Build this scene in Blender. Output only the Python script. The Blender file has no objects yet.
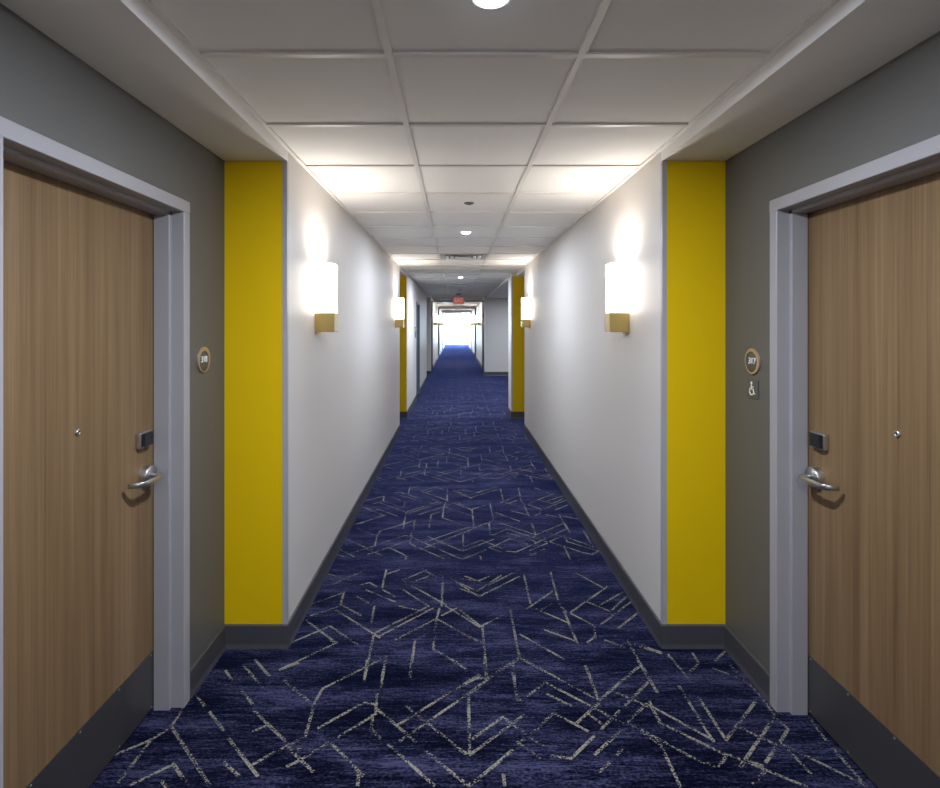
import bpy, bmesh, math
from mathutils import Vector, Matrix
PI = math.pi
S = bpy.context.scene
COL = S.collection

# ------------------------------------------------------------------ light levels
SCONCE_C = (1.0, 0.92, 0.83); SHADE_E = 10.5; SCONCE_W = 17.0
DOWN_C = (0.76, 0.85, 1.0); DOWN_W = 60.0; DIM = (0.6, 1.1)
SKY_C = (0.60, 0.79, 1.0); SKY = 80.0; EXPO = 0.0

# ------------------------------------------------------------------ helpers
def tag(o, label=None, cat=None, group=None, kind=None):
    if label: o['label'] = label
    if cat: o['category'] = cat
    if group: o['group'] = group
    if kind: o['kind'] = kind
    return o

class MB:
    """collects shapes into one bmesh; build() links it as ONE mesh object"""
    def __init__(self, f=None):
        self.bm = bmesh.new()
        self.f = f or (lambda p: p)          # maps local (a, b, c) to world

    def _v(self, p):
        return self.bm.verts.new(Vector(self.f(p)))

    def box(self, x0, x1, y0, y1, z0, z1, mi=0, bevel=0.0, seg=2):
        vs = [self._v(p) for p in ((x0, y0, z0), (x1, y0, z0), (x1, y1, z0), (x0, y1, z0),
                                   (x0, y0, z1), (x1, y0, z1), (x1, y1, z1), (x0, y1, z1))]
        fs = [self.bm.faces.new([vs[i] for i in q]) for q in
              ((0, 3, 2, 1), (4, 5, 6, 7), (0, 1, 5, 4), (1, 2, 6, 5), (2, 3, 7, 6), (3, 0, 4, 7))]
        for fc in fs: fc.material_index = mi
        if bevel:
            es = list({e for fc in fs for e in fc.edges})
            r = bmesh.ops.bevel(self.bm, geom=es, offset=bevel, segments=seg, profile=0.5, affect='EDGES')
            for fc in r['faces']: fc.material_index = mi
        return self

    def prism(self, pts, axis, a0, a1, mi=0):
        """pts: closed 2-D outline; extruded along axis index from a0 to a1"""
        def mk(u, v, a):
            return {0: (a, u, v), 1: (u, a, v), 2: (u, v, a)}[axis]
        A = [self._v(mk(u, v, a0)) for u, v in pts]
        B = [self._v(mk(u, v, a1)) for u, v in pts]
        n = len(pts)
        fs = [self.bm.faces.new(A[::-1]), self.bm.faces.new(B)]
        for i in range(n):
            j = (i + 1) % n
            fs.append(self.bm.faces.new((A[i], A[j], B[j], B[i])))
        for fc in fs: fc.material_index = mi
        return self

    def lathe(self, prof, c, axis, n=32, mi=0, smooth=True):
        """prof: (radius, height) pairs, spun round `axis` through c; ends at radius 0 are closed"""
        rings = []
        for r, h in prof:
            ring = []
            for k in range(1 if r == 0 else n):
                t = 2 * PI * k / n
                u, v = r * math.cos(t), r * math.sin(t)
                p = {0: (c[0] + h, c[1] + u, c[2] + v), 1: (c[0] + u, c[1] + h, c[2] + v),
                     2: (c[0] + u, c[1] + v, c[2] + h)}[axis]
                ring.append(self._v(p))
            rings.append(ring)
        for R, Q in zip(rings, rings[1:]):
            for k in range(n):
                j = (k + 1) % n
                if len(R) == 1 and len(Q) == 1: continue
                if len(R) == 1: fc = self.bm.faces.new((R[0], Q[j], Q[k]))
                elif len(Q) == 1: fc = self.bm.faces.new((R[k], R[j], Q[0]))
                else: fc = self.bm.faces.new((R[k], R[j], Q[j], Q[k]))
                fc.material_index = mi; fc.smooth = smooth
        return self

    def sweep(self, path, wid, hgt, up, mi=0):
        """rounded bar swept along a path; wid across, hgt along `up`"""
        P = [Vector(p) for p in path]; up = Vector(up).normalized()
        m = 12; rings = []
        for i, p in enumerate(P):
            t = (P[min(i + 1, len(P) - 1)] - P[max(i - 1, 0)]).normalized()
            sd = t.cross(up).normalized()
            w_ = wid[i] if isinstance(wid, (list, tuple)) else wid
            h_ = hgt[i] if isinstance(hgt, (list, tuple)) else hgt
            ring = []
            for k in range(m):
                a = 2 * PI * k / m
                ca, sa = math.cos(a), math.sin(a)
                e = 0.45
                q = p + sd * (w_ / 2 * math.copysign(abs(ca) ** e, ca)) + up * (h_ / 2 * math.copysign(abs(sa) ** e, sa))
                ring.append(self._v(q))
            rings.append(ring)
        for R, Q in zip(rings, rings[1:]):
            for k in range(m):
                j = (k + 1) % m
                fc = self.bm.faces.new((R[k], R[j], Q[j], Q[k])); fc.smooth = True; fc.material_index = mi
        for R in (rings[0], rings[-1]):
            self.bm.faces.new(R).material_index = mi
        return self

    def build(self, name, mats, parent=None, recalc=True):
        if recalc: bmesh.ops.recalc_face_normals(self.bm, faces=self.bm.faces)
        me = bpy.data.meshes.new(name)
        self.bm.to_mesh(me); self.bm.free()
        for m in (mats if isinstance(mats, (list, tuple)) else [mats]): me.materials.append(m)
        o = bpy.data.objects.new(name, me); COL.objects.link(o)
        if parent: o.parent = parent
        return o

def struct(o, label=None, cat=None):
    o['kind'] = 'structure'
    if label: o['label'] = label
    if cat: o['category'] = cat
    return o

def empty(name, loc=(0, 0, 0)):
    o = bpy.data.objects.new(name, None); COL.objects.link(o); o.location = loc
    o.empty_display_size = 0.1
    return o

def copy_tree(o, parent=None):
    c = o.copy(); COL.objects.link(c)
    if parent: c.parent = parent
    for ch in list(o.children): copy_tree(ch, c)
    return c

# ------------------------------------------------------------------ materials
def mat(name, rgb, rough=0.6, metal=0.0, spec=0.5, coat=0.0, emis=None, es=0.0):
    m = bpy.data.materials.new(name); m.use_nodes = True
    b = m.node_tree.nodes['Principled BSDF']
    b.inputs['Base Color'].default_value = (*rgb, 1)
    b.inputs['Roughness'].default_value = rough
    b.inputs['Metallic'].default_value = metal
    b.inputs['Specular IOR Level'].default_value = spec
    b.inputs['Coat Weight'].default_value = coat
    if emis:
        b.inputs['Emission Color'].default_value = (*emis, 1)
        b.inputs['Emission Strength'].default_value = es
    return m

def N(m, t, **kw):
    n = m.node_tree.nodes.new(t)
    for k, v in kw.items(): setattr(n, k, v)
    return n

def noise(m, scale3, sc=1.0, detail=4, rough=0.6):
    L = m.node_tree.links
    tc = N(m, 'ShaderNodeTexCoord'); mp = N(m, 'ShaderNodeMapping'); nz = N(m, 'ShaderNodeTexNoise')
    mp.inputs['Scale'].default_value = scale3
    nz.inputs['Scale'].default_value = sc; nz.inputs['Detail'].default_value = detail
    nz.inputs['Roughness'].default_value = rough
    L.new(tc.outputs['Object'], mp.inputs['Vector']); L.new(mp.outputs['Vector'], nz.inputs['Vector'])
    return nz.outputs['Fac']

def ramp(m, fac, stops):
    r = N(m, 'ShaderNodeValToRGB'); e = r.color_ramp.elements
    while len(e) < len(stops): e.new(0.5)
    for el, (p, c) in zip(e, stops):
        el.position = p; el.color = (*c, 1)
    m.node_tree.links.new(fac, r.inputs['Fac'])
    return r.outputs['Color']

def painted(name, rgb, rough, spec=0.5, bump=0.02, sc=260):
    """rolled wall paint: faint orange-peel bump"""
    m = mat(name, rgb, rough, spec=spec)
    f = noise(m, (1, 1, 1), sc, 2)
    bp = N(m, 'ShaderNodeBump'); bp.inputs['Strength'].default_value = bump; bp.inputs['Distance'].default_value = 0.002
    L = m.node_tree.links
    L.new(f, bp.inputs['Height']); L.new(bp.outputs['Normal'], m.node_tree.nodes['Principled BSDF'].inputs['Normal'])
    return m

def math_node(m, op, a, b):
    n = N(m, 'ShaderNodeMath', operation=op)
    for i, x in enumerate((a, b)):
        if isinstance(x, (int, float)): n.inputs[i].default_value = x
        else: m.node_tree.links.new(x, n.inputs[i])
    return n.outputs[0]

def mixc(m, fac, a, b):
    n = N(m, 'ShaderNodeMix', data_type='RGBA')
    m.node_tree.links.new(fac, n.inputs[0])
    for i, x in ((6, a), (7, b)):
        if isinstance(x, tuple): n.inputs[i].default_value = (*x, 1)
        else: m.node_tree.links.new(x, n.inputs[i])
    return n.outputs[2]

def carpet_ground(m):
    patch = noise(m, (1.7, 8, 1), 1.0, 3)                 # wide soft patches
    streak = noise(m, (7, 75, 1), 1.0, 3, 0.6)            # cross-corridor yarn streaks
    fine = noise(m, (26, 240, 1), 1.0, 2, 0.6)
    tuft = noise(m, (75, 120, 1), 1.0, 2, 0.7)           # tufts
    v = math_node(m, 'MULTIPLY', patch, 0.9)
    for f, w in ((streak, 0.7), (fine, 0.65), (tuft, 0.75)):
        v = math_node(m, 'ADD', v, math_node(m, 'MULTIPLY', f, w))
    v = math_node(m, 'DIVIDE', v, 3.0)
    return ramp(m, v, [(0.445, CARPET_DARK), (0.505, CARPET_MID), (0.58, CARPET_LAV)])

def carpet(name, yarn=False):
    m = mat(name, (0.02, 0.02, 0.05), 0.8, spec=0.0)
    b = m.node_tree.nodes['Principled BSDF']
    b.inputs['Sheen Weight'].default_value = 0.42; b.inputs['Sheen Roughness'].default_value = 0.35
    b.inputs['Sheen Tint'].default_value = (0.25, 0.33, 0.95, 1)       # dyed fibres, with blue skylight put into their sheen
    c = carpet_ground(m)
    if yarn:
        t = noise(m, (100, 130, 1), 1.0, 2, 0.7)
        w = noise(m, (5, 7, 1), 1.0, 2)                   # worn, broken stretches
        t = math_node(m, 'ADD', t, math_node(m, 'MULTIPLY', math_node(m, 'SUBTRACT', w, 0.5), 0.55))
        st = N(m, 'ShaderNodeMapRange'); st.inputs[1].default_value = 0.49; st.inputs[2].default_value = 0.55
        m.node_tree.links.new(t, st.inputs[0])
        c = mixc(m, st.outputs[0], c, CARPET_LINE)
    m.node_tree.links.new(c, b.inputs['Base Color'])
    bp = N(m, 'ShaderNodeBump'); bp.inputs['Strength'].default_value = 0.4; bp.inputs['Distance'].default_value = 0.004
    m.node_tree.links.new(noise(m, (260, 330, 1), 1.0, 1), bp.inputs['Height'])
    m.node_tree.links.new(bp.outputs['Normal'], b.inputs['Normal'])
    return m

def wood(name):
    m = mat(name, (0.2, 0.13, 0.08), 0.5, spec=0.35)
    b = m.node_tree.nodes['Principled BSDF']
    g1 = noise(m, (1, 9, 0.25), 1.0, 4)
    g2 = noise(m, (1, 130, 1.6), 1.0, 4, 0.7)
    g3 = noise(m, (1, 40, 0.5), 1.0, 3)
    v = math_node(m, 'ADD', math_node(m, 'MULTIPLY', g1, 0.4), math_node(m, 'MULTIPLY', g2, 0.35))
    v = math_node(m, 'ADD', v, math_node(m, 'MULTIPLY', g3, 0.3))
    c = ramp(m, v, [(0.36, WOOD_D), (0.52, WOOD_M), (0.68, WOOD_L)])
    m.node_tree.links.new(c, b.inputs['Base Color'])
    return m

CARPET_DARK = (0.0012, 0.0012, 0.004); CARPET_MID = (0.009, 0.0088, 0.023); CARPET_LAV = (0.054, 0.053, 0.108)
CARPET_LINE = (0.25, 0.235, 0.18)
WOOD_D = (0.115, 0.064, 0.028); WOOD_M = (0.185, 0.112, 0.052); WOOD_L = (0.26, 0.168, 0.085)

M = {}
M['carpet'] = carpet('carpet_pile')
M['yarn'] = carpet('carpet_line_yarn', True)
M['wall'] = painted('paint_pale_grey', (0.62, 0.585, 0.545), 0.5, spec=0.4)
M['dark'] = painted('paint_charcoal_olive', (0.105, 0.102, 0.094), 0.5)
M['yellow'] = painted('paint_yellow', (0.69, 0.45, 0.0), 0.6, spec=0.2)
M['soffit'] = painted('paint_soffit_white', (0.84, 0.82, 0.79), 0.6)
M['tile'] = painted('ceiling_tile_white', (0.85, 0.84, 0.82), 0.9, spec=0.2, bump=0.15, sc=500)
M['grid'] = mat('grid_white_steel', (0.74, 0.72, 0.69), 0.45)
M['base'] = mat('vinyl_base_charcoal', (0.062, 0.060, 0.064), 0.35)
M['guard'] = mat('vinyl_guard_grey', (0.34, 0.34, 0.37), 0.4)
M['frame'] = mat('painted_steel_frame', (0.33, 0.315, 0.325), 0.38)
M['frame_dark'] = mat('painted_steel_slate', (0.10, 0.12, 0.15), 0.4)
M['wood'] = wood('wood_laminate_brown')
M['kick'] = mat('brushed_dark_steel', (0.14, 0.135, 0.13), 0.36, metal=0.75)
M['steel'] = mat('satin_chrome', (0.60, 0.59, 0.58), 0.3, metal=1.0)
M['black'] = mat('black_plastic', (0.012, 0.012, 0.014), 0.25)
M['brass'] = mat('aged_brass', (0.50, 0.37, 0.13), 0.33, metal=0.85)
M['copper'] = mat('copper_ring', (0.64, 0.50, 0.40), 0.34, metal=0.75)
M['plaque'] = mat('plaque_olive', (0.090, 0.085, 0.070), 0.45)
M['white'] = mat('letter_white', (0.80, 0.79, 0.75), 0.5)
M['shade'] = mat('sconce_glass', (0.9, 0.88, 0.84), 0.4, emis=SCONCE_C, es=SHADE_E)
M['lens'] = mat('downlight_lens', (0.9, 0.9, 0.9), 0.4, emis=DOWN_C, es=14.0)
M['trimwhite'] = mat('white_enamel', (0.78, 0.77, 0.75), 0.4)
M['vent_dark'] = mat('vent_shadow_grey', (0.10, 0.10, 0.10), 0.7)
M['vent_grey'] = mat('vent_grey_enamel', (0.42, 0.41, 0.40), 0.5)
M['sprink'] = mat('sprinkler_grey', (0.16, 0.15, 0.15), 0.4, metal=0.5)
M['red'] = mat('exit_red', (0.55, 0.09, 0.07), 0.4, emis=(1.0, 0.18, 0.12), es=0.22)
M['pink'] = mat('exit_letter_pale', (0.85, 0.62, 0.58), 0.4, emis=(1.0, 0.6, 0.55), es=0.25)
M['alu'] = mat('window_aluminium', (0.45, 0.46, 0.48), 0.4, metal=0.3)

def pane_mat():
    m = bpy.data.materials.new('window_glass'); m.use_nodes = True
    nt = m.node_tree; nt.nodes.clear()
    o = nt.nodes.new('ShaderNodeOutputMaterial'); t = nt.nodes.new('ShaderNodeBsdfTransparent')
    g = nt.nodes.new('ShaderNodeBsdfGlossy'); x = nt.nodes.new('ShaderNodeMixShader')
    t.inputs[0].default_value = (0.94, 0.97, 0.96, 1); g.inputs['Roughness'].default_value = 0.02
    x.inputs[0].default_value = 0.07
    nt.links.new(t.outputs[0], x.inputs[1]); nt.links.new(g.outputs[0], x.inputs[2]); nt.links.new(x.outputs[0], o.inputs[0])
    return m
M['pane'] = pane_mat()

# ------------------------------------------------------------------ dimensions (metres; the corridor runs along +Y)
ZS, ZC, ZT = 2.415, 2.467, 2.65           # soffit, suspended grid, top of shell
XL, XR = -0.84, 1.025                     # corridor faces
AL, AR = -1.149, 1.337                    # alcove faces
YA, YP = -0.6, 2.67                       # near alcove
XN = 0.945                                # right face further on
BH = 0.116                                # base height
YEND = 41.0

# ------------------------------------------------------------------ floor with its woven line pattern
fl = MB()
fl.box(-1.6, 4.4, -4.2, YEND + 0.1, -0.12, 0.0)
SEGS = """-1.136 2.570 -1.142 2.431; -1.131 2.368 -1.141 2.275; -1.141 2.275 -1.136 2.171; -1.136 2.171 -1.135 2.137; -1.135 2.137 -1.177 2.077; -1.177 2.077 -1.276 2.000; -1.276 2.000
-1.285 1.943; -1.177 2.077 -1.180 1.884; -1.127 2.137 -0.857 1.871; -1.067 2.491 -1.010 2.424; -0.999 2.530 -0.853 2.374; -0.959 2.570 -0.852 2.453; -0.813 2.499 -0.748 2.546;
-0.775 2.424 -0.675 2.327; -0.938 2.354 -0.862 2.275; -1.110 2.314 -1.058 2.262; -1.019 2.225 -0.919 2.126; -0.837 2.231 -0.658 2.071; -0.799 2.120 -0.759 2.148; -0.880 2.082
-0.705 1.911; -0.650 2.045 -0.739 1.961; -0.650 2.045 -0.589 2.030; -0.852 1.971 -0.773 1.911; -1.130 1.875 -1.030 1.961; -1.030 1.961 -0.923 1.862; -1.043 1.880 -1.029 1.888;
-1.033 1.888 -1.000 1.862; -0.574 1.980 -0.612 1.952; -0.817 2.499 -0.780 2.538; -0.774 2.424 -0.632 2.294; -0.597 2.262 -0.587 2.098; -0.587 2.368 -0.601 2.262; -0.587 2.368
-0.517 2.431; -0.517 2.431 -0.372 2.562; -0.424 2.570 -0.412 2.410; -0.338 2.570 -0.331 2.374; -0.211 2.570 -0.210 2.446; -0.547 2.137 -0.390 2.281; -0.390 2.281 -0.334 2.268;
-0.343 2.333 -0.331 2.219; -0.330 2.243 -0.153 2.066; -0.330 2.213 -0.467 2.082; -0.342 2.207 -0.334 2.126; -0.335 2.131 -0.294 2.082; -0.257 2.051 -0.076 1.871; -0.585 2.093
-0.664 2.030; -0.639 2.040 -0.513 1.929; -0.487 2.061 -0.595 1.961; -0.479 2.061 -0.330 1.911; -0.348 1.924 -0.342 1.871; -0.232 2.154 0.105 2.461; -0.215 2.071 0.039 2.320; 0.039
2.320 0.106 2.381; -0.212 2.262 -0.117 2.165; -0.117 2.165 0.034 2.010; -0.118 2.025 0.039 1.871; -0.023 2.570 0.042 2.506; 0.039 1.871 0.085 1.897; 0.018 2.374 0.110 2.453; 0.136
2.570 0.138 2.424; 0.138 2.424 0.294 2.570; 0.261 2.506 0.262 2.294; 0.262 2.294 0.290 2.300; 0.290 2.300 0.399 2.410; 0.399 2.410 0.562 2.262; 0.396 2.333 0.482 2.262; 0.138 2.424
0.050 2.333; 0.054 2.320 0.051 2.015; 0.015 2.025 0.051 2.005; 0.051 2.003 0.278 2.207; 0.065 2.082 0.190 2.195; 0.190 2.195 0.331 2.045; 0.324 2.570 0.607 2.294; 0.610 2.514 0.607
2.294; 0.611 2.294 0.841 2.506; 0.867 2.554 0.876 2.347; 0.861 2.410 0.710 2.262; 0.698 2.340 0.761 2.294; 0.761 2.294 0.802 2.256; 0.822 2.287 0.819 2.160; 0.602 2.275 0.482
2.160; 0.543 2.219 0.584 2.160; 0.403 2.219 0.519 2.120; 0.403 2.219 0.294 2.104; 0.584 2.243 0.669 2.160; 0.576 2.131 0.678 2.231; 0.694 2.171 0.809 2.275; 0.693 2.165 0.778
2.051; 0.235 2.061 0.288 2.087; 0.239 2.061 0.310 1.990; 0.211 2.025 0.142 1.957; 0.142 1.957 0.047 1.871; 0.014 1.897 0.044 1.871; 0.355 2.000 0.423 1.985; 0.423 1.985 0.537
2.093; 0.518 2.005 0.667 2.137; 0.602 2.005 0.632 2.040; 0.514 1.929 0.559 1.966; 0.169 1.915 0.169 1.871; 0.920 2.691 1.001 2.631; 1.030 2.611 1.051 2.440; 1.153 2.621 1.148
2.545; 1.148 2.545 1.081 2.483; 1.238 2.564 1.323 2.641; 1.200 2.509 1.292 2.423; 1.290 2.527 1.311 2.358; 1.311 2.358 1.309 2.211; 0.988 2.382 0.989 2.068; 0.875 2.509 0.876
2.343; 1.043 2.312 1.041 2.086; 1.040 2.074 1.268 2.282; 0.817 2.282 0.823 2.163; 0.812 2.267 0.992 2.074; 0.823 2.163 1.004 2.003; 1.007 2.009 1.215 1.866; 0.729 2.130 0.891
1.975; 0.891 1.975 0.950 1.948; 0.950 1.948 1.009 2.003; 0.780 2.086 0.778 1.866; 1.301 2.197 1.065 1.981; 1.065 1.981 1.030 1.948; 1.302 2.190 1.315 2.130; 1.315 2.130 1.248
2.068; 1.129 2.137 1.223 2.050; 1.212 2.038 1.135 1.970; 1.249 2.062 1.265 1.922; 1.245 2.056 1.423 1.871; 1.065 1.981 1.112 1.954; 1.441 2.197 1.426 2.074; 1.425 2.032 1.423
1.866; 1.106 1.927 1.038 1.876; -0.816 2.496 -0.598 2.712; -0.598 2.712 -0.632 2.722; -0.816 2.917 -0.629 2.731; -0.836 2.703 -0.669 2.856; -0.669 2.856 -0.493 2.694; -0.799 2.960
-0.672 3.049; -0.670 3.015 -0.388 2.749; -0.826 3.083 -0.681 3.205; -0.671 3.218 -0.659 3.072; -0.653 3.072 -0.523 2.960; -0.762 3.310 -0.615 3.480; -0.815 3.450 -0.655 3.365;
-0.585 3.310 -0.537 3.337; -0.537 3.337 -0.483 3.283; -0.454 3.510 -0.449 3.270; -0.446 3.450 -0.371 3.510; -0.542 3.244 -0.353 3.107; -0.439 3.244 -0.360 3.168; -0.585 3.168
-0.505 3.095; -0.463 3.060 -0.455 2.896; -0.427 2.787 -0.154 3.060; -0.391 2.768 -0.129 3.037; -0.310 2.731 -0.118 2.917; -0.424 2.768 -0.414 2.450; -0.208 2.731 -0.210 2.450;
-0.208 2.731 -0.146 2.787; -0.106 2.917 -0.112 2.650; -0.093 3.037 -0.106 2.917; -0.112 2.650 0.003 2.551; -0.095 2.917 0.116 2.712; -0.336 3.365 -0.057 3.072; -0.336 3.365 -0.190
3.510; -0.310 3.310 -0.172 3.421; -0.317 3.244 -0.167 3.072; -0.323 3.060 -0.211 3.015; -0.084 3.421 -0.081 3.060; -0.079 2.960 0.003 3.037; -0.057 3.060 0.127 2.846; -0.189 3.480
-0.076 3.365; -0.030 3.393 0.141 3.155; 0.058 3.421 0.149 3.351; -0.336 2.600 -0.336 2.450; -0.398 2.535 -0.336 2.600; 0.025 3.387 0.137 3.358; 0.137 3.358 0.210 3.417; 0.025 3.329
0.125 3.231; 0.125 3.231 0.289 3.432; 0.149 3.178 0.401 3.417; 0.024 3.259 0.155 3.165; 0.196 3.300 0.412 3.510; 0.434 3.448 0.427 3.089; 0.400 3.029 0.581 3.231; 0.611 3.479 0.592
3.114; 0.450 3.029 0.608 2.882; 0.555 3.089 0.473 3.017; 0.587 3.089 0.613 2.994; 0.603 3.005 0.609 2.701; 0.638 2.994 0.925 3.286; 0.774 3.463 0.894 3.272; 0.747 3.114 0.868
2.994; 0.828 3.077 0.999 3.218; 0.874 3.017 1.003 3.165; 0.773 2.871 1.019 3.114; 0.858 2.840 1.017 2.994; 0.635 2.982 0.734 2.861; 0.734 2.861 0.714 2.759; 0.714 2.759 0.662
2.710; 0.022 3.017 0.139 2.840; 0.140 2.861 0.255 2.959; 0.140 2.850 0.140 2.437; 0.304 3.017 0.305 2.592; 0.145 2.444 0.303 2.583; 0.303 2.583 0.467 2.429; 0.267 2.541 0.265
2.429; 0.332 2.778 0.516 2.575; 0.466 2.819 0.608 2.720; 0.606 2.524 0.608 2.429; 0.021 2.798 0.127 2.710; 0.870 2.729 0.870 2.429; 0.757 2.729 0.876 2.645; 0.892 2.691 0.998
2.618; 0.759 2.429 0.855 2.516; 0.129 2.437 0.063 2.429"""
PERIOD = 1.80; WID = 0.0062; NZ = 0
for s in SEGS.replace('\n', ' ').split(';'):
    x0, y0, x1, y1 = map(float, s.split())
    d = Vector((x1 - x0, y1 - y0)); ln = d.length
    if ln < 0.02: continue
    d /= ln
    a = Vector((x0, y0)) - d * 0.004; b = Vector((x1, y1)) + d * 0.004
    n = Vector((-d.y, d.x)) * WID
    NZ += 1
    for k in range(-1, 21):
        off = Vector((0, PERIOD * k))
        if (a + off).y > YEND - 0.2 or (b + off).y > YEND - 0.2: continue
        q = [a - n + off, b - n + off, b + n + off, a + n + off]
        z = 0.0005 + 0.000006 * NZ
        f_ = fl.bm.faces.new([fl.bm.verts.new((p.x, p.y, z)) for p in q])
        f_.material_index = 1
fl.bm.normal_update()
for f_ in fl.bm.faces:
    if f_.material_index == 1 and f_.normal.z < 0: f_.normal_flip()
struct(fl.build('floor', [M['carpet'], M['yarn']], recalc=False), 'navy patterned carpet with broken beige lines', 'floor')

# ------------------------------------------------------------------ walls
def side(sgn):                            # maps (distance outwards from axis, y, z) to world
    return lambda p: (sgn * p[0], p[1], p[2])

def wall_run(sd, name, y0, y1, xin, m, door=None, z1=ZT):
    b = MB(side(-1 if sd == 'left' else 1))
    xo = 1.62
    if door:
        d0, d1, dz = door
        b.box(xin, xin + 0.2, y0, d0, 0, z1); b.box(xin, xin + 0.2, d1, y1, 0, z1)
        b.box(xin, xin + 0.2, d0, d1, dz, z1); b.box(xin + 0.2, xo + 0.1, y0, y1, 0, z1)
    else:
        b.box(xin, xo, y0, y1, 0, z1)
    return struct(b.build(name, m))

D1L = (1.353, 2.250, 2.075); D1R = (1.326, 2.224, 2.075); D3 = (11.44, 12.30, 2.03)
def rough_open(d): return (d[0] - 0.02, d[1] + 0.02, d[2] + 0.02)
wall_run('left', 'wall_left', 2.69, 8.02, 0.84, M['wall'])
wall_run('right', 'wall_right', 2.69, 8.05, 1.025, M['wall'])
wall_run('left', 'alcove_wall_left', YA, YP + 0.02, 1.149, M['dark'], rough_open(D1L))
wall_run('right', 'alcove_wall_right', YA, YP + 0.02, 1.337, M['dark'], rough_open(D1R))
wall_run('left', 'rear_wall_left', -4.0, YA, 0.84, M['wall'])
wall_run('right', 'rear_wall_right', -4.0, YA, 1.025, M['wall'])
struct(MB().box(-1.62, 1.62, -4.15, -4.0, 0, ZT).build('wall_back', M['wall']))
wall_run('left', 'recess_wall_left', 8.02, 9.15, 1.149, M['dark'])
wall_run('right', 'recess_wall_right', 8.05, 9.15, 1.337, M['dark'])
wall_run('left', 'middle_wall_left', 9.17, 15.4, 0.84, M['wall'], rough_open(D3))
wall_run('left', 'shallow_recess_wall_left', 15.4, 17.1, 0.97, M['wall'])
wall_run('left', 'stub_wall_left', 17.1, 17.4, 0.80, M['wall'])
# right: a stub, then the open lobby and its cross wall
b = MB(); b.box(XN, 4.3, 9.17, 9.7, 0, ZT)
struct(b.build('stub_wall_right', M['wall']))
struct(MB().box(4.2, 4.35, 9.6, 16.9, 0, ZT).build('lobby_wall_right', M['wall']))
struct(MB().box(0.885, 4.3, 16.75, 17.2, 0, ZT).build('lobby_wall_far', M['wall']))
# yellow end panels of the piers
def accent(name, sd, y, x0, x1, m):
    return struct(MB(side(-1 if sd == 'left' else 1)).box(x0, x1, y, y + 0.02, 0, ZS + 0.001).build(name, m))
struct(accent('accent_wall_left', 'left', YP, 0.84, 1.25, M['yellow']))
accent('accent_wall_right', 'right', YP, 1.025, 1.45, M['yellow'])
accent('far_accent_wall_left', 'left', 9.15, 0.84, 1.25, M['yellow'])
accent('far_accent_wall_right', 'right', 9.15, XN, 1.45, M['yellow'])
# far stretch: wall lengths between dark door alcoves
FAR = [(17.4, 19.3), (25.4, 27.0), (32.8, 34.0), (38.0, 39.0)]
for sd, xw, xa in (('left', 0.84, 1.149), ('right', XN, 1.30)):
    for i, (a0, a1) in enumerate(FAR):
        s0 = 17.2 if (i == 0 and sd == 'right') else a0
        wall_run(sd, 'far_alcove_wall_' + sd, s0, a1, xa, M['dark'])
        accent('far_pier_wall_' + sd, sd, a1, xw, xa + 0.1, M['wall'] if (i == 0 and sd == 'right') else M['dark'])
        e = FAR[i + 1][0] if i + 1 < len(FAR) else YEND
        wall_run(sd, 'far_wall_' + sd, a1 + 0.02, e, xw, M['wall'])

# ------------------------------------------------------------------ ceiling
BARX = (-0.216, 0.403); PITCH = 0.611; BY0 = 1.734
struct(MB().box(-1.0, 1.2, -4.1, YEND + 0.1, ZC + 0.009, ZT).build('ceiling', M['tile']), 'suspended white tile ceiling', 'ceiling')
g = MB()
for x in BARX: g.box(x - 0.012, x + 0.012, -4.0, YEND, ZC, ZC + 0.012)
for k in range(-9, 65):
    y = BY0 + PITCH * k
    if y > YEND - 0.05: break
    xr = XR if y < 9.1 else XN
    g.box(XL, BARX[0] - 0.012, y - 0.012, y + 0.012, ZC + 0.001, ZC + 0.012)
    g.box(BARX[0] + 0.012, BARX[1] - 0.012, y - 0.012, y + 0.012, ZC + 0.001, ZC + 0.012)
    g.box(BARX[1] + 0.012, xr, y - 0.012, y + 0.012, ZC + 0.001, ZC + 0.012)
struct(g.build('ceiling_grid_trim', M['grid']))
g = MB()
g.box(XL, XL + 0.02, -4.0, YEND, ZC, ZC + 0.012)
g.box(XR - 0.02, XR, -4.0, 9.17, ZC, ZC + 0.012); g.box(XN - 0.02, XN, 9.17, YEND, ZC, ZC + 0.012)
struct(g.build('ceiling_edge_trim', M['grid']))
def soffit(name, sd, y0, y1, x0, x1=1.62):
    return struct(MB(side(-1 if sd == 'left' else 1)).box(x0, x1, y0, y1, ZS, ZT).build(name, M['soffit']))
soffit('soffit_ceiling_left', 'left', YA, YP + 0.02, 0.84); soffit('soffit_ceiling_right', 'right', YA, YP + 0.02, 1.025)
soffit('recess_ceiling_left', 'left', 8.02, 9.17, 0.84); soffit('recess_ceiling_right', 'right', 8.05, 9.17, 1.025)
soffit('shallow_recess_ceiling_left', 'left', 15.4, 17.1, 0.84)
soffit('lobby_ceiling', 'right', 9.7, 16.75, XN, 4.3)
for a0, a1 in FAR:
    soffit('far_alcove_ceiling_left', 'left', a0, a1 + 0.02, 0.84); soffit('far_alcove_ceiling_right', 'right', a0 if a0 > 18 else 17.2, a1 + 0.02, XN)
for y, z in ((19.3, 2.385), (27.0, 2.36), (34.0, 2.33)):
    struct(MB().box(XL, XN, y, y + 0.3, z, ZC + 0.02).build('header_trim', M['soffit']))

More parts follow.
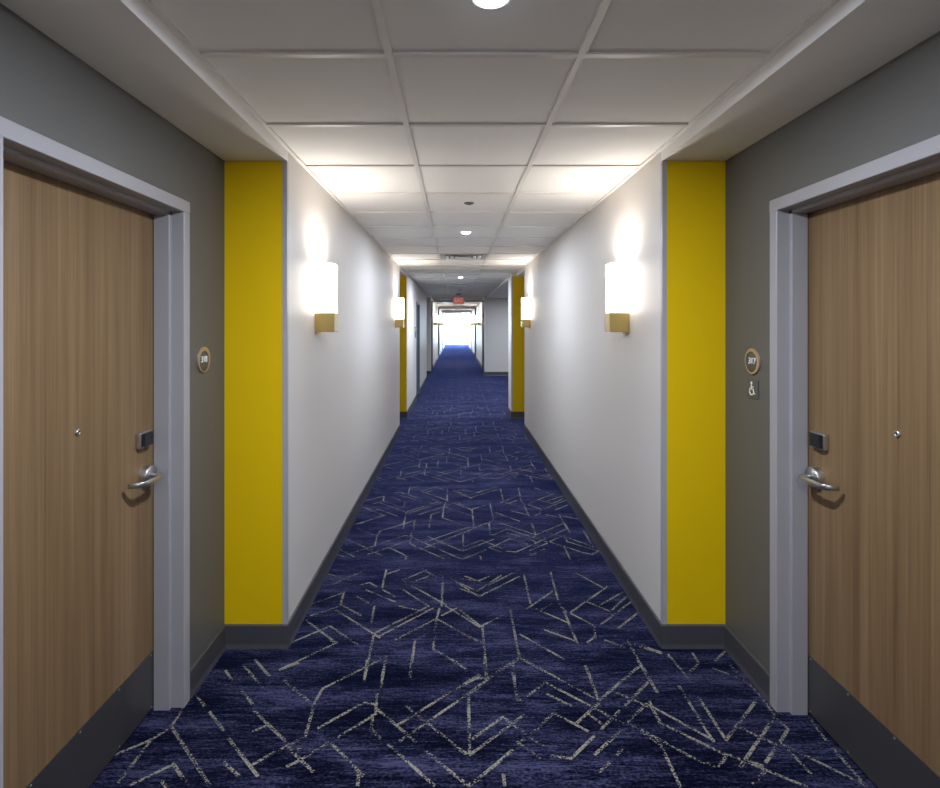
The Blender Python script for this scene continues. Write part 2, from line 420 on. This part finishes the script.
# ------------------------------------------------------------------ baseboards and corner guards
T = 0.009
def base_y(name, sd, x, y0, y1):          # along the corridor
    b = MB(side(-1 if sd == 'left' else 1))
    b.prism([(x, 0), (x, BH), (x - T * 0.45, BH), (x - T, BH - 0.006), (x - T, 0.02), (x - T - 0.005, 0.0)], 1, y0, y1)
    return struct(b.build(name, M['base']))
def base_x(name, y, x0, x1):              # across, facing the camera
    b = MB()
    b.prism([(y, 0), (y, BH), (y - T * 0.45, BH), (y - T, BH - 0.006), (y - T, 0.02), (y - T - 0.005, 0.0)], 0, x0, x1)
    return struct(b.build(name, M['base']))
base_y('baseboard_left', 'left', 0.84, YP - 0.001, 8.02); base_y('baseboard_right', 'right', 1.025, YP - 0.001, 8.05)
base_y('alcove_baseboard_left', 'left', 1.149, 2.302, YP); base_y('alcove_baseboard_right', 'right', 1.337, 2.276, YP)
base_y('alcove_baseboard_left', 'left', 1.149, YA, 1.301); base_y('alcove_baseboard_right', 'right', 1.337, YA, 1.274)
base_x('pier_baseboard_left', YP, AL, XL + T); base_x('pier_baseboard_right', YP, XR - T, AR)
base_x('far_pier_baseboard_left', 9.15, AL, XL + T); base_x('far_pier_baseboard_right', 9.15, XN - T, AR)
base_y('middle_baseboard_left', 'left', 0.84, 9.149, 11.39); base_y('middle_baseboard_left', 'left', 0.84, 12.35, 15.4)
base_y('shallow_baseboard_left', 'left', 0.97, 15.4, 17.1); base_x('shallow_pier_baseboard_left', 17.1, -0.97, -0.80 + T)
base_y('stub_baseboard_left', 'left', 0.80, 17.1, 17.4); base_y('stub_baseboard_right', 'right', XN, 9.15, 9.7)
base_x('lobby_baseboard_far', 16.75, 0.885 - T, 4.2)
for sd, xw in (('left', 0.84), ('right', XN)):
    for i, (a0, a1) in enumerate(FAR):
        e = FAR[i + 1][0] if i + 1 < len(FAR) else YEND
        base_y('far_baseboard_' + sd, sd, xw, a1, e)
def guard(name, sd, x, y, w=0.02, ztop=ZS):
    b = MB(side(-1 if sd == 'left' else 1)); t = 0.002
    b.prism([(x - t, y - t), (x + w, y - t), (x + w, y), (x, y), (x, y + w), (x - t, y + w)], 2, BH, ztop)
    return struct(b.build(name, M['guard']))
guard('corner_guard_trim', 'left', 0.84, YP); guard('corner_guard_trim', 'right', 1.025, YP)
guard('corner_guard_trim', 'right', XN, 9.15)

# ------------------------------------------------------------------ doors
def make_door(name, sd, xw, d, label, wood_m, frame_m, full=True):
    sg = -1 if sd == 'left' else 1
    y0, y1, zt = d
    R = (lambda p: (sg * (xw - p[0]), p[1], p[2]))       # p[0] = distance out of the wall face towards the corridor
    face = -0.111
    leaf = MB(R); leaf.box(face - 0.045, face, y0 + 0.004, y1 - 0.004, 0.012, zt - 0.004, bevel=0.0015, seg=1)
    root = leaf.build(name, wood_m); struct(root, label, 'door')
    # welded frame: casing on the wall face, rabbet, stop
    f = MB(R); c = 0.05
    prof = [(-0.2, 0), (-0.106, 0), (-0.106, 0.016), (-0.044, 0.016), (-0.042, 0.0145), (-0.042, 0.0), (0.010, 0.0), (0.012, -0.002),
            (0.012, -c + 0.002), (0.010, -c), (0.0, -c), (-0.2, -0.02)]     # (out, into the opening)
    f.prism([(o, y0 + t) for o, t in prof], 2, 0.0, zt)
    f.prism([(o, y1 - t) for o, t in prof], 2, 0.0, zt)
    # head: same section turned, spans casing to casing
    hp = [(o, zt - t) for o, t in prof]
    A = [f._v((o, y0 - c if t < 0 else y0, z)) for (o, t), (_, z) in zip(prof, hp)]
    B = [f._v((o, y1 + c if t < 0 else y1, z)) for (o, t), (_, z) in zip(prof, hp)]
    n = len(A); f.bm.faces.new(A); f.bm.faces.new(B)
    for i in range(n): f.bm.faces.new((A[i], A[(i + 1) % n], B[(i + 1) % n], B[i]))
    f.build('door_frame', frame_m, root)
    if not full: return root
    # kick plate with its screws
    kp = MB(R); kp.box(face, face + 0.0018, y0 + 0.012, y1 - 0.012, 0.016, 0.248)
    kp = kp.build('kick_plate', M['kick'], root); kp['label'] = 'dark brushed metal kick plate'
    for z in (0.238, 0.026):
        for k in range(5):
            y = y0 + 0.03 + k * (y1 - y0 - 0.06) / 4
            MB(R).lathe([(0.0, 0.0038), (0.003, 0.0033), (0.0042, 0.0018)], (face, y, z), 0, 10).build('screw', M['steel'], kp)
    # viewer
    ym = (y0 + y1) / 2
    pv = MB(R).lathe([(0.0115, 0.0), (0.0115, 0.004), (0.0095, 0.007), (0.006, 0.007), (0.005, 0.004), (0.0, 0.004)], (face, ym - 0.012, 1.245), 0, 24).build('peephole', M['steel'], root)
    MB(R).lathe([(0.005, 0.0042), (0.003, 0.0056), (0.0, 0.006)], (face, ym - 0.012, 1.245), 0, 16).build('lens', M['black'], pv)
    # card reader: metal housing with a sloped black face
    yr = y1 - 0.095
    rd = MB(R).box(face, face + 0.020, yr - 0.042, yr + 0.042, 1.112, 1.176, bevel=0.006, seg=3).build('card_reader', M['steel'], root)
    MB(R).prism([(face + 0.018, yr - 0.034), (face + 0.025, yr - 0.034), (face + 0.030, yr - 0.026), (face + 0.026, yr + 0.036), (face + 0.018, yr + 0.040)], 2, 1.118, 1.170).build('reader_face', M['black'], rd)
    # rose and return lever
    yh, zh = y1 - 0.073, 0.994
    ro = MB(R).lathe([(0.040, 0.0), (0.040, 0.025), (0.037, 0.030), (0.0, 0.030)], (face, yh, zh), 0, 40).build('handle_rose', M['steel'], root)
    lv = MB(R)
    path = [(face + 0.02, yh, zh), (face + 0.052, yh, zh), (face + 0.066, yh - 0.003, zh), (face + 0.074, yh - 0.012, zh), (face + 0.077, yh - 0.03, zh),
            (face + 0.079, yh - 0.07, zh), (face + 0.078, yh - 0.115, zh), (face + 0.073, yh - 0.130, zh), (face + 0.062, yh - 0.140, zh), (face + 0.028, yh - 0.158, zh)]
    lv.sweep(path, [0.018, 0.018, 0.016, 0.013, 0.011, 0.010, 0.010, 0.010, 0.010, 0.009], [0.018, 0.019, 0.021, 0.023, 0.024, 0.024, 0.023, 0.022, 0.021, 0.018], (0, 0, 1))
    lv.build('lever', M['steel'], ro)
    return root

make_door('door_1', 'left', 1.149, D1L, 'brown wood grain room door on the left with silver lever and dark kick plate', M['wood'], M['frame'])
make_door('door_2', 'right', 1.337, D1R, 'brown wood grain room door on the right, beside the wheelchair plaque', M['wood'], M['frame'])
make_door('door_3', 'left', 0.84, D3, 'far slate framed door in the left wall past the second yellow pier', M['wood'], M['frame_dark'], full=False)

# ------------------------------------------------------------------ lettering
def text_mesh(name, body, size, f, m, parent, depth=0.0015):
    cu = bpy.data.curves.new('txt', 'FONT'); cu.body = body; cu.size = size
    cu.align_x = 'CENTER'; cu.align_y = 'CENTER'; cu.extrude = depth; cu.offset = size * 0.004
    t = bpy.data.objects.new('txt', cu); COL.objects.link(t)
    bpy.context.view_layer.update()
    me = bpy.data.meshes.new_from_object(t.evaluated_get(bpy.context.evaluated_depsgraph_get()))
    bpy.data.objects.remove(t); bpy.data.curves.remove(cu)
    for v in me.vertices: v.co = Vector(f((v.co.x, v.co.y, v.co.z)))
    me.name = name; me.materials.clear(); me.materials.append(m)
    o = bpy.data.objects.new(name, me); COL.objects.link(o); o.parent = parent
    return o

def wallmap(sd, xw, yc, zc):              # (right, up, out) as seen when facing the wall
    sg = -1 if sd == 'left' else 1
    return lambda p: (sg * (xw - p[2]), yc - sg * p[0], zc + p[1])

def number_sign(sd, xw, yc, zc, num, label, ox, oy):
    W = wallmap(sd, xw, yc, zc)
    d = MB(W).lathe([(0.0, 0.007), (0.056, 0.007), (0.0575, 0.0055), (0.0575, 0.0)], (0, 0, 0), 2, 48).build('room_number_sign', M['plaque'])
    tag(d, label, 'room sign', 'room number signs')
    r = MB(W); n = 64; ro, ri = 0.0575, 0.047
    rings = []
    for rad, cx, cy, h in ((ro, 0, 0, 0.002), (ro, 0, 0, 0.010), (ri, ox, oy, 0.010), (ri, ox, oy, 0.006)):
        rings.append([r._v((cx + rad * math.cos(2 * PI * k / n), cy + rad * math.sin(2 * PI * k / n), h)) for k in range(n)])
    for A, B in zip(rings, rings[1:]):
        for k in range(n):
            r.bm.faces.new((A[k], A[(k + 1) % n], B[(k + 1) % n], B[k]))
    r.build('ring', M['copper'], d)['label'] = 'copper coloured rim'
    text_mesh('room_number', num, 0.040, lambda p: W((p[0], p[1], p[2] + 0.0085)), M['white'], d)
    return d

number_sign('left', 1.149, 2.437, 1.444, '318', 'round olive room sign reading 318 beside the left door', 0.0, -0.007)
number_sign('right', 1.337, 2.415, 1.438, '317', 'round olive room sign reading 317 beside the right door', -0.006, -0.004)

def accessible_sign(yc, zc):
    W = wallmap('right', 1.337, yc, zc)
    p = MB(W).box(-0.042, 0.042, -0.042, 0.042, 0, 0.006, bevel=0.0015, seg=1).build('accessibility_sign', M['plaque'])
    tag(p, 'small square olive plaque with white wheelchair symbol under the 317 sign', 'sign')
    y = MB(W); h0, h1 = 0.006, 0.0085
    def disc(cx, cy, r, n=20): y.prism([(cx + r * math.cos(2 * PI * k / n), cy + r * math.sin(2 * PI * k / n)) for k in range(n)], 2, h0, h1)
    def bar(a, b, w):
        d = (Vector(b) - Vector(a)).normalized(); nn = Vector((-d.y, d.x)) * w / 2
        a = Vector(a) - d * w * 0.3; b = Vector(b) + d * w * 0.3
        y.prism([tuple(a - nn), tuple(b - nn), tuple(b + nn), tuple(a + nn)], 2, h0, h1)
    disc(-0.004, 0.027, 0.0058)
    bar((-0.004, 0.018), (-0.003, -0.001), 0.0055); bar((-0.004, 0.009), (0.011, 0.009), 0.004)
    bar((-0.003, -0.001), (0.010, -0.001), 0.0055); bar((0.010, -0.001), (0.017, -0.021), 0.005); bar((0.017, -0.021), (0.022, -0.019), 0.004)
    n = 24; R0, R1 = 0.0185, 0.0145; cx, cy = -0.003, -0.010
    arc = [(math.radians(100 + 230 * k / n)) for k in range(n + 1)]
    y.prism([(cx + R0 * math.cos(t), cy + R0 * math.sin(t)) for t in arc] + [(cx + R1 * math.cos(t), cy + R1 * math.sin(t)) for t in reversed(arc)], 2, h0, h1)
    y.build('wheelchair_symbol', M['white'], p)
accessible_sign(2.418, 1.313)

W = wallmap('left', 0.84, 11.08, 1.435)
p = MB(W).box(-0.08, 0.08, -0.11, 0.11, 0, 0.012, bevel=0.003, seg=2).build('wall_sign', M['plaque'])
tag(p, 'upright dark plaque on the left wall just before the far slate door', 'wall sign')
MB(W).box(-0.06, 0.06, 0.02, 0.09, 0.012, 0.015).build('insert_panel', M['white'], p)

# ------------------------------------------------------------------ wall sconces
def rrect(x0, x1, y0, y1, r, n=6):
    pts = []
    for cx, cy, a in ((x1 - r, y1 - r, 0), (x0 + r, y1 - r, 90), (x0 + r, y0 + r, 180), (x1 - r, y0 + r, 270)):
        for k in range(n + 1):
            t = math.radians(a + 90 * k / n); pts.append((cx + r * math.cos(t), cy + r * math.sin(t)))
    return pts

def make_sconce():
    root = empty('wall_sconce')           # local: +x out of the wall, origin at the bracket foot
    MB().box(0, 0.012, -0.05, 0.05, 0.0, 0.125, bevel=0.002, seg=2).build('backplate', M['brass'], root)
    MB().box(0.012, 0.118, -0.055, 0.055, 0.012, 0.128, bevel=0.003, seg=2).build('brass_cup', M['brass'], root)
    sh = MB(); h0, h1 = 0.128, 0.422
    rings = []
    o = lambda i: rrect(0.012 + i, 0.116 - i, -0.054 + i, 0.054 - i, 0.022 - i * 0.5)
    for ins, z in ((0, h0), (0, h1 - 0.008), (0.0025, h1 - 0.002), (0.006, h1), (0.009, h1 - 0.003), (0.009, h0)):
        rings.append([sh._v((u, v, z)) for u, v in o(ins)])
    n = len(rings[0])
    for A, B in zip(rings, rings[1:]):
        for k in range(n):
            f = sh.bm.faces.new((A[k], A[(k + 1) % n], B[(k + 1) % n], B[k])); f.smooth = True
    s = sh.build('shade', M['shade'], root); s['label'] = 'glowing white shade'
    la = bpy.data.lights.new('sconce_lamp', 'POINT'); la.energy = SCONCE_W; la.color = SCONCE_C; la.shadow_soft_size = 0.02
    lo = bpy.data.objects.new('sconce_lamp', la); COL.objects.link(lo); lo.parent = root; lo.location = (0.085, 0, 0.400)
    return root

SC = make_sconce(); first = True
def put_sconce(sd, y, label):
    global first
    o = SC if first else copy_tree(SC); first = False
    xw = XL if sd == 'left' else (XR if y < 9 else XN)
    o.location = (xw, y, 1.545); o.rotation_euler = (0, 0, 0 if sd == 'left' else PI)
    tag(o, label, 'wall light', 'wall sconces along the corridor')
put_sconce('left', 3.25, 'glowing wall sconce with brass cup on the left wall, nearest the left yellow pier')
put_sconce('right', 3.23, 'glowing wall sconce with brass cup on the right wall, nearest the right yellow pier')
put_sconce('left', 7.45, 'second glowing sconce along the left wall, just in front of the far yellow pier')
put_sconce('right', 7.45, 'second glowing sconce along the right wall, just in front of the far yellow pier')
put_sconce('left', -1.3, 'added unseen wall sconce on the left wall behind the viewer, brightening the alcove')  # unseen pair added behind the camera to brighten the near alcove
put_sconce('right', -1.3, 'added unseen wall sconce on the right wall behind the viewer, brightening the alcove')
ordn = ['third', 'fourth', 'fifth', 'sixth', 'last']
for i, y in enumerate((20.3, 24.5, 28.6, 31.8, 35.8)):
    for sd in ('left', 'right'):
        put_sconce(sd, y, '%s small distant glowing sconce along the %s wall, past the exit sign' % (ordn[i], sd))

# ------------------------------------------------------------------ things on the ceiling
TX = 0.0935
def make_downlight():
    root = empty('recessed_downlight')
    MB().lathe([(0.058, 0.0), (0.058, -0.003), (0.053, -0.006), (0.046, -0.004), (0.044, 0.0)], (0, 0, 0), 2, 40).build('trim_ring', M['trimwhite'], root)
    MB().lathe([(0.045, -0.002), (0.040, -0.010), (0.028, -0.017), (0.014, -0.0205), (0.0, -0.0215)], (0, 0, 0), 2, 40).build('lens', M['lens'], root)
    la = bpy.data.lights.new('downlight_lamp', 'AREA'); la.shape = 'DISK'; la.size = 0.09; la.energy = DOWN_W; la.color = DOWN_C
    lo = bpy.data.objects.new('downlight_lamp', la); COL.objects.link(lo); lo.parent = root; lo.location = (0, 0, -0.023)
    return root
DLT = make_downlight()
ZD = ZC + 0.009
dl = [(TX, 1.428, ZD, 'large bright round downlight at the top of the picture, nearest the viewer'),
      (TX, 5.095, ZD, 'second round ceiling downlight, between the round sprinkler and the square vent'),
      (TX - 0.01, 9.98, ZD, 'third round ceiling downlight, just past the square vent'),
      (TX, 21.6, ZD, 'distant ceiling downlight just past the exit sign'),
      (TX, 29.5, ZD, 'most distant ceiling downlight, before the bright window'),
      (TX, -2.2, ZD, 'round ceiling downlight behind the viewer'),
      (1.9, 12.0, ZS, 'nearer added unseen downlight brightening the side lobby'),  # lobby pair added out of view to brighten its cross wall
      (1.9, 14.8, ZS, 'farther added unseen downlight brightening the side lobby')]
for i, (x, y, z, lb) in enumerate(dl):
    o = DLT if i == 0 else copy_tree(DLT)
    o.location = (x, y, z); tag(o, lb, 'ceiling light', 'recessed downlights')
    if i in (1, 2):                       # these two burn dimmer
        lo = [c for c in o.children if c.type == 'LIGHT'][0]; lo.data = lo.data.copy(); lo.data.energy = DOWN_W * DIM[i - 1]

def make_sprinkler():
    root = empty('ceiling_sprinkler')
    MB().lathe([(0.036, 0.0), (0.036, -0.004), (0.026, -0.010), (0.0, -0.010)], (0, 0, 0), 2, 28).build('escutcheon', M['sprink'], root)
    MB().lathe([(0.0, -0.009), (0.012, -0.010), (0.012, -0.014), (0.0, -0.016)], (0, 0, 0), 2, 20).build('nozzle', M['sprink'], root)
    return root
SP = make_sprinkler()
for i, (y, lb) in enumerate(((3.87, 'small round ceiling sprinkler in front of the second downlight'),
                             (13.65, 'small dark ceiling sprinkler just in front of the exit sign'))):
    o = SP if i == 0 else copy_tree(SP)
    o.location = (TX, y, ZD); tag(o, lb, 'sprinkler', 'ceiling sprinklers')

# square air vent in one ceiling tile
v = empty('air_vent', (TX, BY0 + PITCH * 8.5, ZC)); tag(v, 'square grey louvred air vent in the ceiling behind the second downlight', 'vent')
h = 0.29
def square_ring(b, r0, z0, r1, z1, t=0.004):
    for a in range(4):
        c, s = round(math.cos(a * PI / 2)), round(math.sin(a * PI / 2))
        q = lambda u, w, z: b._v((u * c - w * s, u * s + w * c, z))
        A = [q(r0, -r0, z0), q(r0, r0, z0), q(r1, r1, z1), q(r1, -r1, z1)]
        B = [q(r0, -r0, z0 + t), q(r0, r0, z0 + t), q(r1, r1, z1 + t), q(r1, -r1, z1 + t)]
        b.bm.faces.new(A); b.bm.faces.new(B[::-1])
        for k in range(4): b.bm.faces.new((A[k], A[(k + 1) % 4], B[(k + 1) % 4], B[k]))
b = MB(); square_ring(b, 0.292, 0.0, 0.235, -0.002); b.build('vent_frame', M['vent_grey'], v)
b = MB(); b.box(-0.236, 0.236, -0.236, 0.236, 0.004, 0.0085); b.build('vent_back', M['vent_dark'], v)
for r in (0.225, 0.165, 0.105):
    b = MB(); square_ring(b, r, -0.012, r - 0.04, 0.002, 0.002); b.build('louvre', M['trimwhite'], v)
b = MB(); b.box(-0.055, 0.055, -0.055, 0.055, -0.012, -0.009); b.build('centre_plate', M['trimwhite'], v)

# exit sign
ex = empty('exit_sign', (0.077, 15.4, ZC)); tag(ex, 'small red exit sign hanging from the corridor ceiling', 'exit sign')
MB().box(-0.15, 0.15, -0.022, 0.022, -0.287, -0.092, bevel=0.006, seg=2).build('sign_panel', M['red'], ex)
MB().box(-0.06, 0.06, -0.03, 0.03, -0.024, 0.008, bevel=0.004, seg=1).build('canopy', M['sprink'], ex)
MB().lathe([(0.010, -0.095), (0.010, -0.02)], (0, 0, 0), 2, 12).build('stem', M['trimwhite'], ex)
text_mesh('lettering', 'EXIT', 0.155, lambda p: (p[0] * 0.78, -0.0235 - p[2], -0.19 + p[1]), M['pink'], ex)

# ------------------------------------------------------------------ end window and daylight
wf = MB(); yw = YEND
wf.box(-1.0, 1.2, yw, yw + 0.06, 0.0, 0.10); wf.box(-1.0, 1.2, yw, yw + 0.06, 2.40, ZT)
wf.box(-0.90, -0.79, yw, yw + 0.06, 0.1, 2.4); wf.box(0.895, 1.0, yw, yw + 0.06, 0.1, 2.4)
w1 = struct(wf.build('window_1', M['alu']), 'bright full height window closing the far end of the corridor', 'window')
MB().box(-0.80, 0.90, yw + 0.02, yw + 0.028, 0.09, 2.41).build('pane', M['pane'], w1)
wd = bpy.data.worlds.new('daylight'); S.world = wd; wd.use_nodes = True
bg = wd.node_tree.nodes['Background']; bg.inputs[0].default_value = (*SKY_C, 1); bg.inputs[1].default_value = SKY

# ------------------------------------------------------------------ camera and view
cam = bpy.data.cameras.new('camera'); co = bpy.data.objects.new('camera', cam); COL.objects.link(co)
co.location = (0, 0, 1.605); co.rotation_euler = (PI / 2, 0, 0)
cam.sensor_width = 36.0; cam.lens = 538.0 * 36.0 / 940.0
cam.shift_x = 14.0 / 940.0; cam.shift_y = -70.0 / 940.0; cam.clip_start = 0.02
S.camera = co
S.view_settings.view_transform = 'Standard'; S.view_settings.look = 'None'
S.view_settings.gamma = 1.0; S.view_settings.use_curve_mapping = False; S.view_settings.exposure = EXPO
S.cycles.use_denoising = True
S.cycles.max_bounces = 10; S.cycles.diffuse_bounces = 6; S.cycles.glossy_bounces = 4
S.cycles.sample_clamp_indirect = 4.0
